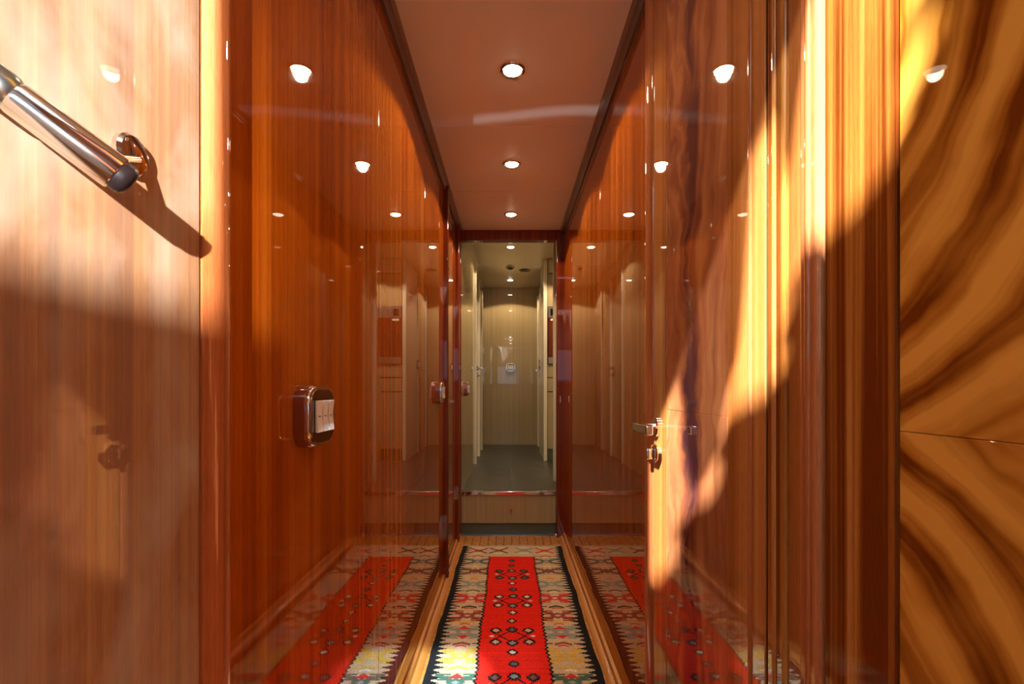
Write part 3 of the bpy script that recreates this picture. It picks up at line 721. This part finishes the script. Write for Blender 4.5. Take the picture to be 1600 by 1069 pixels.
# mesh
vx = np.linspace(RX0, RX1, NX+1); vy = np.linspace(RY0, RY1, NY+1)
VX, VY = np.meshgrid(vx, vy, indexing='ij')
wob = 0.003*np.sin(VY*9)+0.0015*np.sin(VY*31)
tt = np.clip((VY-2.7)/0.25, 0, 1)
VYw = VY+tt*(0.006*np.sin(VX*17+1)-0.010*(VX > 0.0)*0)
VZ = 0.0065+0.0004*np.sin(VX*60)*np.sin(VY*23)
top = np.stack([VX+wob, VYw, VZ], -1).reshape(-1, 3)
bot = top.copy(); bot[:, 2] = 0.0005
idx = np.arange((NX+1)*(NY+1)).reshape(NX+1, NY+1)
q = np.stack([idx[:-1, :-1], idx[1:, :-1], idx[1:, 1:], idx[:-1, 1:]], -1).reshape(-1, 4)
# side skirts
off = len(top); sk = []; bidx = []
per_ = list(idx[:, 0]) + list(idx[-1, 1:]) + list(idx[-2::-1, -1]) + list(idx[0, -2:0:-1])
botv = top[per_].copy(); botv[:, 2] = 0.0004
n_ = len(per_)
for i in range(n_):
    sk.append((per_[i], off+i, off+(i+1) % n_, per_[(i+1) % n_]))
me = bpy.data.meshes.new('rug')
allv = np.vstack([top, botv]); faces = np.vstack([q, np.array(sk)])
ctr = Vector((0.011, (RY0+RY1)/2, 0))
allv = allv-np.array(ctr)
me.from_pydata(allv.tolist(), [], faces.tolist())
ca = me.color_attributes.new('yarn', 'FLOAT_COLOR', 'CORNER')
colr = np.ones((len(faces)*4, 4), np.float32)
fc4 = np.repeat(img.reshape(-1, 3), 4, axis=0); colr[:len(fc4), :3] = fc4; colr[len(fc4):, :3] = PAL['black']
ca.data.foreach_set('color', colr.ravel())
rm, nt, b = new_mat('woven_wool')
at = nt.nodes.new('ShaderNodeAttribute'); at.attribute_name = 'yarn'
nt.links.new(at.outputs['Color'], b.inputs['Base Color']); b.inputs['Roughness'].default_value = 0.95; b.inputs['Specular IOR Level'].default_value = 0.1
wv = nt.nodes.new('ShaderNodeTexWave'); wv.inputs['Scale'].default_value = 140; wv.bands_direction = 'Y'; wv.inputs['Distortion'].default_value = 1
g = nt.nodes.new('ShaderNodeNewGeometry'); nt.links.new(g.outputs['Position'], wv.inputs['Vector'])
bp = nt.nodes.new('ShaderNodeBump'); bp.inputs['Strength'].default_value = 0.35; bp.inputs['Distance'].default_value = 0.001
nt.links.new(wv.outputs['Fac'], bp.inputs['Height']); nt.links.new(bp.outputs[0], b.inputs['Normal'])
me.materials.append(rm)
rug = bpy.data.objects.new('kilim_runner', me); COL.objects.link(rug); rug.location = ctr
finish(rug, 'flat-woven runner, red centre, tan side bands, black toothed border, on the corridor floor', 'rug')
bm = bmesh.new()
for i in range(260):
    x = RX0+0.004+(RX1-RX0-0.008)*i/259; a = random.uniform(-0.6, 0.6); L = random.uniform(0.010, 0.024)
    y0 = RY1-0.002+0.006*math.sin(x*17+1); z0 = 0.004
    w = 0.0009
    pts = [(x, y0, z0), (x+a*L*0.5, y0+L*0.6, z0+random.uniform(0.001, 0.006)), (x+a*L, y0+L, 0.001)]
    vs = []
    for p in pts: vs += [bm.verts.new((p[0]-w, p[1], p[2])), bm.verts.new((p[0]+w, p[1], p[2])), bm.verts.new((p[0], p[1], p[2]+w*1.6))]
    for s in (0, 3):
        for e in range(3): bm.faces.new((vs[s+e], vs[s+(e+1) % 3], vs[s+3+(e+1) % 3], vs[s+3+e]))
link('fringe', bm, M['fringe'], rug)['kind'] = 'stuff'
